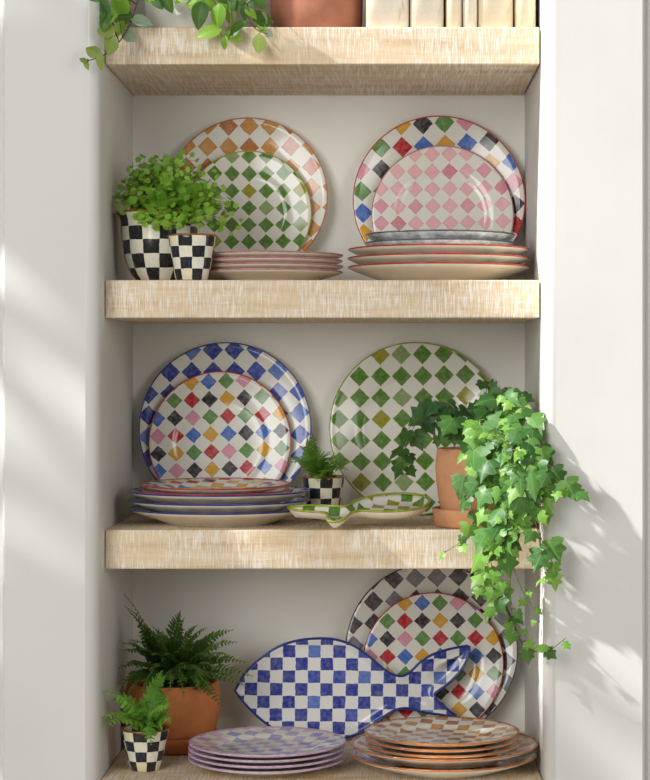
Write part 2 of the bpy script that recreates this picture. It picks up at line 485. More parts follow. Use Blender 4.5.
# low timber plate rest under that pair
rx = (247.5 - PPX) / S(.25)
rest = thing('plate_rest', (rx, .3085, T2), 'low timber plate rest under the orange charger, behind stacked plates', 'plate rest')
box('base', -.07, .07, -.045, .050, 0.0002, .018, MAT_OAK, .002, rest)
box('front_lip', -.07, .07, -.053, -.0452, 0.0002, .022, MAT_OAK, .002, rest)
# upper shelf, right pair
m4 = lean_charger(439, T2, .004)
leaning('charger_plate', 'multicoloured diamond charger leaning behind pink diamond plate', m4, RC, HC, WC, .0386, 3.4, (267, 148),
        [(190, 80, 77, -5, 'ykgpy'), (112, 158, 78, -5, 'grbybkr'), (33, 243, 78, -5, 'pk'), (505, 212, 77, -4, 'yb'), (45, 322, 78, -5, 'g'), (590, 285, 1, 1, 'p'), (48, 398, 1, 1, 'b'), (600, 365, 1, 1, 'k'), (50, 467, 1, 1, 'y'), (603, 440, 1, 1, 'r')],
        MULTI, pick(MULTI, 'ybgprk'), Z2, 'red')
m4 = lean_front(442.5, T2, .003)
leaning('dessert_plate', 'pale pink diamond plate leaning above the grey rimmed plates', m4, RP, HP, WP, .0307, 1, (297, 241),
        [(235, 182, 62, -2, 'pppp'), (172, 245, 63, -2, 'pppdpm'), (108, 306, 63.5, -1, 'pppppppd'), (108, 370, 64, -1, 'mpmppmpp'), (112, 432, 63.5, -1, 'mdppppppm')],
        PINK, pick(PINK, 'ppm'), Z2, 'pink')
# middle shelf
m4 = lean_charger(225.5, T3, .002)
leaning('charger_plate', 'blue diamond charger leaning behind a red rimmed multicoloured plate', m4, RC, HC, WC, .0383, 1, (285, 126),
        [(215, 68, 72, -3, 'lddm'), (138, 136, 74, -2, 'ddddml'), (62, 208, 74, -2, 'dd'), (510, 200, 68, 2, 'mm'), (62, 285, 1, 1, 'd'), (580, 278, 1, 1, 'l'), (52, 355, 1, 1, 'l'), (585, 350, 1, 1, 'm'), (60, 420, 1, 1, 'd'), (590, 430, 1, 1, 'm')],
        BLUE, pick(BLUE, 'ddml'), Z3, 'blue')
MROWS = [(145, 178, 61, -5, 'pybgp'), (150, 229, 61, -4, 'grkykg'), (93, 295, 60.5, -4, 'bkpgrgry'), (97, 353, 60.5, -3.3, 'prbybkbk'), (103, 415, 60.5, -3, 'kygrpgyg'), (108, 467, 59.5, -2, 'bpkykrbp')]
m4 = lean_front(220.2, T3, .004)
leaning('dessert_plate', 'multicoloured diamond plate with red rim leaning on blue charger', m4, RP, HP, WP, .0311, 2.6, (272, 220), MROWS,
        MULTI, pick(MULTI, 'ybgprk'), Z3, 'red')
m4 = lean_charger(416, T3, .0015)
leaning('charger_plate', 'large green diamond charger with olive rim behind the ivy', m4, RC + .001, HC, WC, .0378, 1.2, (295, 148),
        [(65, 90, 75, -3, 'ggosggg'), (64, 158, 76.5, -2.5, 'gggggggg'), (71, 233, 76, -3, 'gggsggos'), (73, 312, 76.5, -4, 'ggoggggg'), (78, 387, 76, -3, 'sggggggg'), (80, 467, 76, -3, 'gggggsg'), (82, 545, 76.5, -3, 'gogsggg')],
        GREEN, pick(GREEN, 'ggggs'), Z5, 'green', (170, 178, 96), .03)
# bottom shelf
m4 = lean_charger(431.5, T4, 0)
leaning('charger_plate', 'charcoal and grey diamond charger with black rim behind fish platter', m4, RC, HC, WC, .0383, 2.5, (258, 62),
        [(183, 68, 72, -4, 'kggk'), (113, 143, 73.5, -6, 'kgkkkk'), (45, 218, 73, -6, 'kk'), (492, 186, 60, 0, 'kg'), (50, 292, 1, 1, 'g'), (562, 260, 1, 1, 'k'), (575, 330, 1, 1, 'k'), (580, 405, 1, 1, 'g')],
        GREY, pick(GREY, 'kkg'), Z4, 'black')
m4 = lean_front(433, T4, .004)
leaning('dessert_plate', 'multicoloured diamond plate partly hidden by the blue fish tail', m4, RP - .001, HP, WP, .0313, .6, (282, 208),
        [(162, 155, 60.5, -1, 'pybgp'), (163, 212, 60.5, -1, 'grkykg'), (102, 271, 60.5, 0, 'bkpgrgry'), (100, 330, 60.8, 0, 'prbybkbk'), (105, 392, 60.5, 0, 'kygrpgyg'), (107, 455, 60.5, 0, 'bpkykkrbp'[:4] + 'krbp'), (168, 515, 60.5, 0, 'yrgbyky')],
        MULTI, pick(MULTI, 'ybgprk'), Z4, 'red')

# stacks -----------------------------------------------------------
ORD = ['topmost', 'second from the top', 'third from the top', 'fourth from the top']
def stack_mats(name, D, pal, keys, line=None):
    return diamond_mat('paint_' + name, D, .3, (.004, .006), {}, pick(pal, keys), line, .03 if line else 0)
def stack(cxpx, Yc, z0, n, pitch, name, pm, rm, labelf, group, tilt=0, jit=.0006, dx=0):
    zz = z0
    for k in range(n):
        x = (cxpx - PPX) / S(Yc) + random.uniform(-jit, jit) + dx
        m = Matrix.Translation((x, Yc + random.uniform(-jit, jit), zz)) @ Matrix.Rotation(tilt, 4, 'X') @ Matrix.Rotation(random.uniform(-.5, .5), 4, 'Z')
        plate(name, pm, rm, m, labelf(n - 1 - k, n), group)
        zz += pitch
    return zz - pitch
def lf(base):
    def f(i, n):
        return base + ', ' + ('bottom of its stack' if i == n - 1 and n > 1 else ORD[i] + ' of its kind' if False else ORD[i])
    return f
E = .0003
# pink rimmed plates, upper shelf left
mt = stack_mats('pink_stack', .0307, PINK, 'pppm')
pm = plate_mesh('dessert_plate', .120, HP, WP, mt, MAT_CREAM); rm = rim_mesh('rim_band', .120, HP, RIM['pink'])
stack(270.8, .129, T2 + E, 4, .0093, 'dessert_plate', pm, rm, lf('pink rimmed plate stacked below green diamond plate'), 'pink rimmed plates in the stack')
# red rimmed chargers + grey rimmed plates, upper shelf right
mt = stack_mats('multi_stack', .0386, MULTI, 'ybgprk')
pm = plate_mesh('charger_plate', RC, HC + .002, WC, mt, MAT_CREAM); rm = rim_mesh('rim_band', RC, HC + .002, RIM['red'])
zz = stack(438.8, .148, T2 + E, 3, .0148, 'charger_plate', pm, rm, lf('red rimmed cream charger under two grey plates'), 'red rimmed chargers in the stack')
mt = stack_mats('grey_stack', .031, GREY, 'kgg')
pm = plate_mesh('dessert_plate', RP, .030, WP, mt, simple('grey_glaze', (196, 198, 198), .2, .25, 60)); rm = rim_mesh('rim_band', RP, .030, RIM['grey'])
stack(440, .148, zz + .0085, 2, .0138, 'dessert_plate', pm, rm, lf('grey rimmed plate lying on red rimmed chargers'), 'grey rimmed plates on the chargers')
# blue chargers + red rimmed plates, middle shelf
mt = stack_mats('blue_stack', .0383, BLUE, 'ddml')
pm = plate_mesh('charger_plate', RC, HC, WC, mt, MAT_CREAM); rm = rim_mesh('rim_band', RC, HC, RIM['blue'])
zz = stack(219.5, .146, T3 + E, 3, .0145, 'charger_plate', pm, rm, lf('blue rimmed charger stacked under two red rimmed plates'), 'blue rimmed chargers in the stack', jit=.002)
mt = stack_mats('multi_small_stack', .0311, MULTI, 'ybgprk')
pm = plate_mesh('dessert_plate', RP - .001, HP, WP, mt, MAT_CREAM); rm = rim_mesh('rim_band', RP - .001, HP, RIM['red'], wd=.003)
stack(216, .140, zz + .0098, 2, .0088, 'dessert_plate', pm, rm, lf('red rimmed multicoloured plate lying on blue chargers'), 'red rimmed plates on the blue chargers', tilt=math.radians(1.1), jit=.0005)
# lilac plates, bottom shelf
mt = stack_mats('lilac_stack', .0307, PURP, 'pplr')
pm = plate_mesh('dessert_plate', .127, HP, WP, mt, MAT_CREAM); rm = rim_mesh('rim_band', .127, HP, RIM['lilac'], wd=.003)
stack(267, .042, T4 + E, 4, .0087, 'dessert_plate', pm, rm, lf('lilac checked plate stacked in front of fish platter'), 'lilac plates in the stack', jit=.0008)
# orange chargers and plates, bottom shelf right
mt = stack_mats('orange_stack', .037, ORANGE, 'aabpt')
pm = plate_mesh('charger_plate', RC - .001, HC, WC, mt, MAT_CREAM); rm = rim_mesh('rim_band', RC - .001, HC, RIM['orange'], wd=.003)
zz = stack(444.2, .042, T4 + E, 2, .0165, 'charger_plate', pm, rm, lf('orange rimmed charger under three smaller amber plates'), 'orange rimmed chargers in the stack', jit=.0006)
mt = stack_mats('amber_small_stack', .031, ORANGE, 'aaab')
pm = plate_mesh('dessert_plate', .1255, HP, WP, mt, MAT_CREAM); rm = rim_mesh('rim_band', .1255, HP, RIM['orange'], wd=.003)
stack(441.8, .040, zz + .0085, 3, .0092, 'dessert_plate', pm, rm, lf('amber checked plate lying on orange rimmed chargers'), 'amber plates on the orange chargers', jit=.0007)

# fish platters ------------------------------------------------------
def fish(name, outline, mat, rimmat, under, depth, label, m4, inset=(.006, .013, .019), zs=(.0, -.5, -.9, -1.0)):
    """outline: closed list of (x, y) metres, front is +z; dished"""
    pts = spline([Vector((x, y, 0)) for x, y in outline + outline[:1]], len(outline) * 3)[:-1]
    area = sum(pts[k].x * pts[(k + 1) % len(pts)].y - pts[(k + 1) % len(pts)].x * pts[k].y for k in range(len(pts)))
    if area < 0: pts = pts[::-1]
    n = len(pts)
    def inward(k):
        t = pts[(k + 1) % n] - pts[k - 1]; t.normalize()
        return Vector((-t.y, t.x, 0))
    nr = [inward(k) for k in range(n)]
    for _ in range(4): nr = [(nr[k - 1] + nr[k] * 2 + nr[(k + 1) % n]).normalized() for k in range(n)]
    def reach(k):
        best = 1.0; p, dr = pts[k], nr[k]
        for q in range(n):
            if min((q - k) % n, (k - q - 1) % n) < 2: continue
            a, b2 = pts[q], pts[(q + 1) % n]; e = b2 - a
            det = dr.x * -e.y + dr.y * e.x
            if abs(det) < 1e-12: continue
            w = a - p
            t = (w.x * -e.y + w.y * e.x) / det; u = (dr.x * w.y - dr.y * w.x) / det
            if t > 1e-5 and 0 <= u <= 1: best = min(best, t)
        return best
    lim = [reach(k) * .36 / max(inset) for k in range(n)]
    lim = [min(1.0, v) for v in lim]
    lim = [min(lim[k - 2], lim[k - 1], lim[k], lim[(k + 1) % n], lim[(k + 2) % n]) for k in range(n)]
    for _ in range(3): lim = [(lim[k - 1] + lim[k] * 2 + lim[(k + 1) % n]) / 4 for k in range(n)]
    bm = bmesh.new(); rings = []
    for q, (d, z) in enumerate(zip((0,) + tuple(inset), zs)):
        rings.append([bm.verts.new(pts[k] + nr[k] * (d * lim[k]) + Vector((0, 0, depth * (1 + z * lim[k])))) for k in range(n)])
    for a, b_ in zip(rings[:-1], rings[1:]):
        for k in range(n):
            k2 = (k + 1) % n
            bm.faces.new((a[k], a[k2], b_[k2], b_[k]))
    inner = bm.faces.new(rings[-1])
    inner.normal_update(); bmesh.ops.triangulate(bm, faces=[inner], quad_method='BEAUTY', ngon_method='EAR_CLIP')
    front = list(bm.faces)
    # back shell
    mp = {}
    for v in list(bm.verts):
        mp[v] = bm.verts.new((v.co.x * .992, v.co.y * .992, v.co.z - .0045))
    for f in front:
        nf = bm.faces.new([mp[v] for v in reversed(f.verts)]); nf.material_index = 1
    for k in range(n):
        k2 = (k + 1) % n
        f = bm.faces.new((rings[0][k2], rings[0][k], mp[rings[0][k]], mp[rings[0][k2]])); f.material_index = 1
    me = bpy.data.meshes.new(name); bm.normal_update(); bm.to_mesh(me); bm.free()
    me.materials.append(mat); me.materials.append(under)
    me.polygons.foreach_set('use_smooth', [True] * len(me.polygons))
    o = obj(name, me); o.matrix_world = m4; tag(o, label, 'platter')
    loop = [p + Vector((0, 0, depth - .0012)) for p in pts]
    obj('rim_band', tube([(loop + loop[:1], .0022, .0022)], 6, 'rim_band', [rimmat]), o)
    return o

zf = (230, 620, 2.5)
fo = [(12, 172), (38, 128), (75, 92), (120, 62), (170, 46), (220, 41), (265, 44), (310, 60), (350, 88), (385, 118), (410, 132), (432, 135), (452, 124), (475, 101), (505, 82), (540, 70), (572, 63),
      (599, 62), (592, 95), (573, 127), (545, 155), (521, 172), (512, 182), (525, 204), (545, 220), (568, 238), (530, 232), (490, 227), (455, 218), (432, 216), (405, 224), (370, 247), (330, 274), (285, 291), (235, 297), (180, 293), (125, 276), (80, 246), (40, 208)]
flean = math.radians(6)
Yfish = .288
m4 = lean_matrix((300 - PPX) / S(Yfish), Yfish, T4 + .095, flean)
fl = [to_local(m4, zf[0] + x / zf[2], zf[1] + y / zf[2], .012) for x, y in fo]
ymin = min(y for x, y in fl)
m4 = m4 @ Matrix.Translation((0, -(ymin + .0945), 0))
shift = -(ymin + .0945)
fl = [(x, y - shift) for x, y in fl]
def shift_fix():
    return None
low = min((m4 @ Vector((x, y, .012))).z for x, y in fl)
dz = T4 + .0028 - low
m4 = Matrix.Translation((0, 0, dz)) @ m4
off = to_local(m4, 230 + 148 / 2.5, 620 + 78 / 2.5, .004)
gf = {}
for ii in range(-15, 16):
    for jj in range(-15, 16):
        gf[(ii, jj)] = random.choice([BLUE['d'], BLUE['d'], BLUE['d'], (48, 64, 150), BLUE['m'], BLUE['l']])
mt = diamond_mat('paint_fish_blue', 12.6 / S(Yfish), math.radians(-.5), off, gf, lambda: BLUE['d'], square=True, edge=.485, span=14, bgc=(234, 232, 228))
fish('fish_platter', fl, mt, RIM['blue'], MAT_WHITEGL, .009, 'large blue and white checked fish shaped platter leaning upright', m4)

# small green fish dish lying on the middle shelf, tail to the front edge
go = [(.078, .010), (.070, .030), (.050, .046), (.022, .052), (-.008, .048), (-.034, .036), (-.050, .022), (-.064, .020), (-.084, .036), (-.112, .050), (-.138, .050), (-.132, .030), (-.114, .012), (-.101, .0),
      (-.104, -.014), (-.114, -.030), (-.118, -.046), (-.106, -.052), (-.088, -.040), (-.068, -.020), (-.050, -.014), (-.034, -.026), (-.008, -.040), (.022, -.044), (.050, -.036), (.070, -.016)]
gl = {}
mt = diamond_mat('paint_fish_green', .030, .15, (.01, .004), gl, pick(GREEN, 'gggso'), (170, 178, 96), .03)
go = [(x * 1.08, y * 1.12) for x, y in go]
pc = P(385, 510, .062)
m4 = Matrix.Translation((pc.x, .062, T3 + .0245)) @ Matrix.Rotation(math.radians(11), 4, 'X') @ Matrix.Rotation(math.radians(28), 4, 'Z')
fish('fish_dish', go, mt, RIM['green'], MAT_CREAM, .014, 'small green diamond fish shaped dish lying flat, tail over shelf edge', m4, (.005, .011, .015))

# ------------------------------------------------------------------ pots
def pot(parent, prof_out, thick, mat, name='pot', seg=48, zlift=0, vfun=None):
    """outer profile bottom->top, then inner wall back down"""
    top = prof_out[-1]
    inner = [(max(.001, r - thick), z) for r, z in prof_out[::-1]]
    inner = [(top[0] - thick * .35, top[1] + thick * .25), (top[0] - thick, top[1])] + [p for p in inner[1:] if p[1] > prof_out[0][1] + thick * 2]
    inner.append((0, inner[-1][1]))
    pr = [(0, prof_out[0][1])] + prof_out + inner
    zmin, zmax = prof_out[0][1], top[1]
    vf = lambda i: (pr[i][1] - zmin) / (zmax - zmin)
    return obj(name, lathe(pr, seg, [mat], None, name, vf), parent)
def soil(parent, r, z):
    return obj('soil', lathe([(0, z + .004), (r * .6, z + .003), (r, z), (r, z - .004), (0, z - .004)], 24, [MAT_SOIL], None, 'soil'), parent)
def gilt(parent, r, z, t=.0016):
    pr = [(r + t * math.cos(a) * 1.0, z + t * math.sin(a)) for a in [2 * math.pi * k / 8 for k in range(9)]]
    return obj('gilt_rim', lathe(pr, 48, [MAT_GOLD], None, 'gilt_rim'), parent)
CHK_S = check_mat('checks_small', 10, 4); CHK_B = check_mat('checks_big', 14, 5, 1)
def small_pot(parent, rr=.0385, rb=.0255, h=.070, rot=0.0):
    o = pot(parent, [(rb * .9, 0), (rb, .001)] + [(rb + (rr - rb) * (t ** .9), .001 + (h - .001) * t) for t in (.2, .4, .6, .8, .93)] + [(rr, h)], .003, CHK_S)
    o.rotation_euler.z = rot
    gilt(parent, rr - .0005, h)
    return o

# ------------------------------------------------------------------ foliage
def frond_mesh(name, pts, width, npair, mat, lobes=3, pw=.42, stem=None, up=Vector((0, -.6, .8)), taper=.75, fold=.3):
    """pinnate frond: rachis with pairs of lobed leaflets"""
    n = npair + 2
    cv = spline(pts, n); verts, faces, mi = [], [], []
    def pinna(a, d, L, nrm, w):
        sd = d.cross(nrm)
        if sd.length < 1e-9: return
        sd.normalize(); k = len(verts); m = lobes * 2
        edge = []
        for q in range(1, m + 1):
            u = q / (m + 1)
            hw = w * (1 - .72 * u) * (1.15 if q % 2 else .62)
            edge.append((u + (.04 if q % 2 else -.02), hw))
        curl = -.25 * L
        line = [a] + [a + d * (L * u) + sd * hw + nrm * (curl * u * u * .5) for u, hw in edge] + [a + d * L + nrm * curl * .5] \
            + [a + d * (L * u) - sd * hw + nrm * (curl * u * u * .5) for u, hw in reversed(edge)]
        verts.extend(line); faces.append(tuple(range(k, k + len(line)))); mi.append(0)
    for i in range(1, n + 1):
        t = i / n
        tan = (cv[min(i + 1, n)] - cv[i - 1]).normalized()
        side = tan.cross(up); side = side.normalized() if side.length > 1e-6 else Vector((1, 0, 0))
        nrm = side.cross(tan).normalized()
        L = width * (math.sin(math.pi * min(1, (t * .9 + .1)) ** taper) * .85 + .15) * random.uniform(.85, 1.12)
        sp = (cv[i] - cv[i - 1]).length
        for sg in (-1, 1):
            d = (side * sg + tan * random.uniform(.25, .5) - nrm * fold * random.uniform(-.3, 1.3)).normalized()
            nn = (nrm + Vector((random.uniform(-.3, .3), random.uniform(-.3, .3), random.uniform(-.3, .3)))).normalized()
            pinna(cv[i], d, L, nn, min(L * pw, max(sp * .62, .0016)))
        if i == n: pinna(cv[i], tan, L * 1.3, nrm, L * pw)
    b = len(verts); rr = .0006
    for i, p in enumerate(cv):
        for k in range(3):
            a = 2.094 * k; verts.append(p + Vector((math.cos(a) * rr, math.sin(a) * rr * .5, math.sin(a) * rr)))
    for i in range(n):
        for k in range(3):
            faces.append((b + i * 3 + k, b + i * 3 + (k + 1) % 3, b + i * 3 + 3 + (k + 1) % 3, b + i * 3 + 3 + k)); mi.append(1)
    return mesh(name, verts, faces, [mat, stem or MAT_STEM], mi, smooth=False)

def clampx(p, m=.004):
    return Vector((min(max(p.x, XL + m), XR - m), min(p.y, YB - .004), p.z)) if p.y > YF else p
def arc(base, tip, rise, n=5):
    """curve from base to tip that bulges up first"""
    out = []
    for k in range(n):
        t = k / (n - 1)
        p = base.lerp(tip, t); p.z += rise * 4 * t * (1 - t)
        out.append(p)
    return out
def frond_set(root, origin, base_px, tips, width, npair, mat, rise=.01, fcount=None, **kw):
    for tp in tips:
        px, py, Y = tp[:3]; w = tp[3] if len(tp) > 3 else width
        tip = clampx(P(px, py, Y), .002); base = base_px + Vector((random.uniform(-.016, .016), random.uniform(-.012, .012), 0))
        pts = [clampx(p) for p in arc(base, tip, rise * (1.0 if len(tp) < 5 else tp[4]))]
        pts = [p - origin for p in pts]
        me = frond_mesh('frond', pts, w, npair, mat, **kw)
        for v in me.vertices:
            wx = v.co.x + origin.x
            if v.co.y + origin.y > YF:
                if wx < XL + .002: v.co.x = XL + .002 - origin.x
            if v.co.y + origin.y > YB - .002: v.co.y = YB - .002 - origin.y
        obj('frond', me, root)

# maidenhair in the large checked pot, upper shelf
def fan(verts, faces, mi, c, d, nrm, s):
    side = d.cross(nrm).normalized(); k = len(verts)
    verts.append(c)
    prof = [(.40, .22), (.60, .50), (.40, .60), (.46, .86), (.20, .78), (.12, 1.06), (-.04, .84), (-.20, 1.02), (-.26, .74), (-.50, .84), (-.42, .56), (-.60, .46), (-.40, .22)]
    for a, b in prof: verts.append(c + side * (a * s) + d * (b * s) + nrm * (-.18 * abs(a) * s))
    faces.append(tuple(range(k, k + len(prof) + 1))); mi.append(0)
def maiden_mesh(pts, nbr, size, mat):
    n = 14; cv = spline(pts, n); verts, faces, mi = [], [], []
    up = Vector((-.1, -.75, .6)).normalized(); paths = [(cv, .0008, .0004)]
    for b in range(nbr):
        t = .30 + .70 * (b + .5) / nbr; i = min(n - 1, int(t * n)); p = cv[i]
        tan = (cv[i + 1] - cv[max(0, i - 1)]).normalized(); side = tan.cross(up).normalized()
        for sg in (-1, 1):
            L = .030 * (1.1 - .8 * t) + .005
            d = (side * sg + tan * .55 + up * random.uniform(-.25, .25)).normalized()
            q = p + d * L; paths.append(([p, p.lerp(q, .5) + Vector((0, 0, .001)), q], .0004, .0003))
            m = max(1, int(L / .009))
            for k in range(1, m + 1):
                c = p.lerp(q, k / m)
                for s2 in ((-1, 1) if k < m else (0,)):
                    dd = (d * .5 + d.cross(up) * s2 + Vector((random.uniform(-.4, .4), random.uniform(-.3, .1), random.uniform(-.5, .2)))).normalized()
                    nn = (up + Vector((random.uniform(-.5, .5), random.uniform(-.3, .3), random.uniform(-.4, .4)))).normalized()
                    fan(verts, faces, mi, c, dd, nn, size * random.uniform(.6, 1.25))
    fan(verts, faces, mi, cv[-1], (cv[-1] - cv[-2]).normalized(), up, size)
    tb = tube(paths, 3, 'tmp'); off = len(verts)
    verts += [v.co.copy() for v in tb.vertices]
    for p in tb.polygons: faces.append(tuple(off + x for x in p.vertices)); mi.append(1)
    bpy.data.meshes.remove(tb)
    return mesh('frond', verts, faces, [mat, MAT_STEM_B], mi, smooth=False)
O = Vector(((159.8 - PPX) / S(.115), .115, T2 + .0003))
root = thing('potted_maidenhair_fern', O, 'maidenhair fern in larger black and white checked pot', 'potted plant')
pot(root, [(.034, 0), (.037, .0015), (.046, .012), (.0525, .024), (.0570, .036), (.0600, .047), (.0630, .070), (.0645, .092), (.0655, .102), (.068, .108), (.0735, .115)], .003, CHK_B).rotation_euler.z = .1
gilt(root, .0733, .1152, .0016); soil(root, .061, .099)
tips = [(140, 162, .09), (152, 163, .12), (130, 172, .07), (123, 188, .09), (119, 202, .07), (165, 160, .13), (176, 164, .1), (190, 157, .12), (186, 172, .08), (201, 176, .1),
        (214, 178, .09), (221, 190, .08), (224, 202, .06), (229, 212, .06), (212, 210, .05), (198, 216, .04), (184, 220, .05), (168, 224, .03), (155, 220, .02), (206, 218, .06), (176, 198, .03),
        (160, 188, .04), (146, 196, .03), (138, 182, .1), (170, 178, .05), (193, 200, .04), (208, 195, .05), (236, 226, .085), (150, 180, .1), (163, 206, .03), (136, 196, .06), (146, 168, .1), (182, 166, .1), (158, 172, .1)]
for px, py, Y in tips:
    tip = clampx(P(px, py, Y), .012)
    base = O + Vector((random.uniform(-.02, .02), random.uniform(-.02, .02), .101))
    pts = [clampx(p, .012) - O for p in arc(base, tip, .018 if py > 195 else .006)]
    me = maiden_mesh(pts, 5, .0150 if Y < .045 else .0108, MAT_MAIDEN)
    for v in me.vertices:
        if v.co.x + O.x < XL + .002: v.co.x = XL + .002 - O.x
    obj('frond', me, root)
# small empty checked pot in front of it
O = Vector(((192.0 - PPX) / S(.026), .026, T2 + .0003))
root = thing('checked_pot', O, 'small empty black and white checked pot with gilt rim', 'pot')
small_pot(root, .0390, .0265, .0725, .1)

# small checked pot with fern, middle shelf
O = Vector(((323.3 - PPX) / S(.235), .235, T3 + .0003))
root = thing('potted_fern', O, 'tiny fern in checked pot behind the green fish dish', 'potted plant')
small_pot(root, .0365, .0250, .0725, .5); soil(root, .030, .064)
base = O + Vector((0, 0, .066))
frond_set(root, O, base, [(292, 462, .16), (288, 458, .2), (300, 446, .2), (306, 436, .2), (312, 434, .17), (316, 446, .2), (330, 452, .18), (342, 455, .2), (352, 462, .18), (348, 470, .16), (336, 462, .15),
          (322, 474, .15), (318, 482, .15), (306, 470, .16), (326, 458, .17), (312, 460, .18)], .0165, 11, MAT_FERN2, .012, lobes=3, pw=.36)
# small checked pot with fern, bottom shelf
O = Vector(((145.3 - PPX) / S(.032), .032, T4 + .0003))
root = thing('potted_fern', O, 'small bright fern in checked pot in front of large clay pot', 'potted plant')
small_pot(root, .0388, .0240, .0665, .2); soil(root, .032, .058)
base = O + Vector((0, 0, .060))
frond_set(root, O, base, [(104, 691, -.03), (103, 718, -.06), (106, 725, -.065), (112, 700, -.0), (122, 698, .03), (162, 671, .02), (165, 676, .03), (156, 688, .01), (168, 698, .02), (170, 706, .0), (170, 722, -.02),
          (151, 744, -.03), (148, 738, -.03), (132, 716, -.02), (158, 716, -.02), (140, 702, -.0), (128, 712, .0), (150, 700, .03), (160, 690, .04)], .0185, 11, MAT_FERN2, .016, lobes=4, pw=.34)

# large clay pot with dark fern, bottom shelf
O = Vector(((173.0 - PPX) / S(.217), .217, T4 + .0003))
sc = obj('saucer', lathe([(0, 0), (.066, 0), (.074, .003), (.079, .024), (.0792, .027), (.075, .027), (.071, .006), (0, .006)], 56, [MAT_TERRA_D], None, 'saucer'), None, O)
tag(sc, 'deep terracotta saucer under the large fern pot', 'saucer')
O2 = O + Vector((0, 0, .0063))
root = thing('potted_fern', O2, 'large dark fern in round terracotta pot beside lilac plates', 'potted plant')
pot(root, [(.056, 0), (.064, .004), (.073, .026), (.0795, .050), (.0815, .072), (.0805, .092), (.0775, .107)], .006, MAT_TERRA_D)
soil(root, .068, .095)
base = O2 + Vector((0, 0, .098))
tips = [(124, 594, .12, .008), (125, 606, .12, .012), (128, 610, .11), (133, 615, .14), (142, 624, .1), (152, 626, .15), (160, 632, .18), (180, 612, .2, .02), (184, 618, .17), (170, 638, .2), (196, 626, .2), (206, 628, .14), (220, 634, .16), (232, 630, .2), (236, 642, .16), (228, 655, .12),
        (244, 662, .15), (252, 676, .11), (246, 686, .1), (222, 706, .09), (212, 690, .1), (200, 684, .1), (186, 682, .1), (172, 682, .1), (160, 684, .1), (146, 686, .1), (132, 688, .09), (120, 684, .08), (119, 668, .08), (120, 650, .09), (130, 640, .1),
        (140, 650, .1), (152, 655, .1), (165, 655, .1), (178, 652, .12), (192, 650, .1), (206, 655, .1), (216, 668, .1), (150, 670, .09), (185, 668, .09), (136, 668, .09), (203, 672, .09), (170, 640, .14), (158, 646, .2), (214, 645, .22)]
tips += [(128, 694, .10, .016, 1.6), (142, 692, .09, .016, 1.6), (156, 694, .09, .016, 1.6), (170, 690, .09, .016, 1.6), (184, 696, .09, .016, 1.6), (200, 692, .09, .016, 1.6), (212, 698, .1, .016, 1.6), (120, 690, .09, .014, 1.5)]
frr = random.Random(5)
tips += [(frr.uniform(122, 232), frr.uniform(632, 684), frr.uniform(.09, .2), frr.uniform(.010, .017)) for _ in range(26)]
frond_set(root, O2, base, tips, .0175, 17, MAT_FERN, .022, lobes=3, pw=.40)

# ------------------------------------------------------------------ leaves as pieces
def ivy_leaf(name, mat, seed):
    r = random.Random(seed)
    half = [(.0, .04), (.16, -.11), (.38, -.10), (.60, .08), (.50, .20), (.38, .27), (.56, .47), (.44, .55), (.25, .60), (.12, .84), (0, 1.08)]
    half = [(x * r.uniform(.9, 1.1), y + r.uniform(-.025, .025)) for x, y in half]
    cen = [(0, .04), (0, .30), (0, .60), (0, half[-1][1])]
    def z(x, y): return -.35 * abs(x) ** 1.5 + .10 * math.sin(y * 3 + seed) - .22 * max(0, y - .45) ** 1.3 + .05 * math.sin(x * 9 + seed)
    verts, faces = [], []
    for x, y in cen: verts.append((0, y, z(0, y)))
    for sg in (1, -1):
        b = len(verts)
        for x, y in half[1:-1]: verts.append((x * sg, y, z(x, y)))
        R_ = lambda k: b + k
        fs = [(0, R_(0), R_(1), 1), (1, R_(1), R_(2), R_(3)), (1, R_(3), R_(4)), (1, R_(4), 2), (2, R_(4), R_(5), R_(6)), (2, R_(6), R_(7)), (2, R_(7), R_(8), 3)]
        faces += [f if sg > 0 else f[::-1] for f in fs]
    return mesh(name, verts, faces, [mat])
def oval_leaf(name, mat, w=.36, seed=0, fold=.22):
    verts, faces = [], []
    N = 7
    for k in range(N + 1):
        t = k / N; hw = w * (math.sin(math.pi * t ** .8)) ** .8 if 0 < t < 1 else 0.0
        zc = .10 * math.sin(t * 2.6 + seed) - .12 * t * t
        for u in (-1, -.5, 0, .5, 1): verts.append((hw * u, t, zc + fold * abs(hw * u) * (1 if seed % 2 else -1)))
    for k in range(N):
        for u in range(4):
            a = k * 5 + u; faces.append((a, a + 1, a + 6, a + 5))
    return mesh(name, verts, faces, [mat])
def leaf_matrix(pos, tipdir, nrm, size):
    y = tipdir.normalized(); z = nrm - y * nrm.dot(y); z.normalize(); x = y.cross(z)
    m = Matrix((x, y, z)).transposed().to_4x4()
    return Matrix.Translation(pos) @ m @ Matrix.Scale(size, 4)
def rv(a): return Vector((random.uniform(-a, a), random.uniform(-a, a), random.uniform(-a, a)))

IVY = [[ivy_leaf('leaf', m, k + 3 * q) for k in range(3)] for q, m in enumerate(MAT_IVY)]
O = Vector(((479.0 - PPX) / S(.077), .077, T3 + .0003))
sc = obj('saucer', lathe([(0, 0), (.068, 0), (.0735, .003), (.0765, .026), (.0768, .030), (.072, .030), (.069, .007), (0, .007)], 56, [MAT_TERRA], None, 'saucer'), None, O)
tag(sc, 'pale terracotta saucer under the trailing ivy pot', 'saucer')
O2 = O + Vector((0, 0, .0073))
root = thing('potted_ivy', O2, 'lush green ivy trailing out of pale terracotta pot', 'potted plant')
pot(root, [(.057, 0), (.0605, .003), (.066, .035), (.0705, .066), (.0718, .090), (.0705, .108), (.0690, .1195)], .006, MAT_TERRA)
soil(root, .058, .105)
CR = (479, 446, .075)
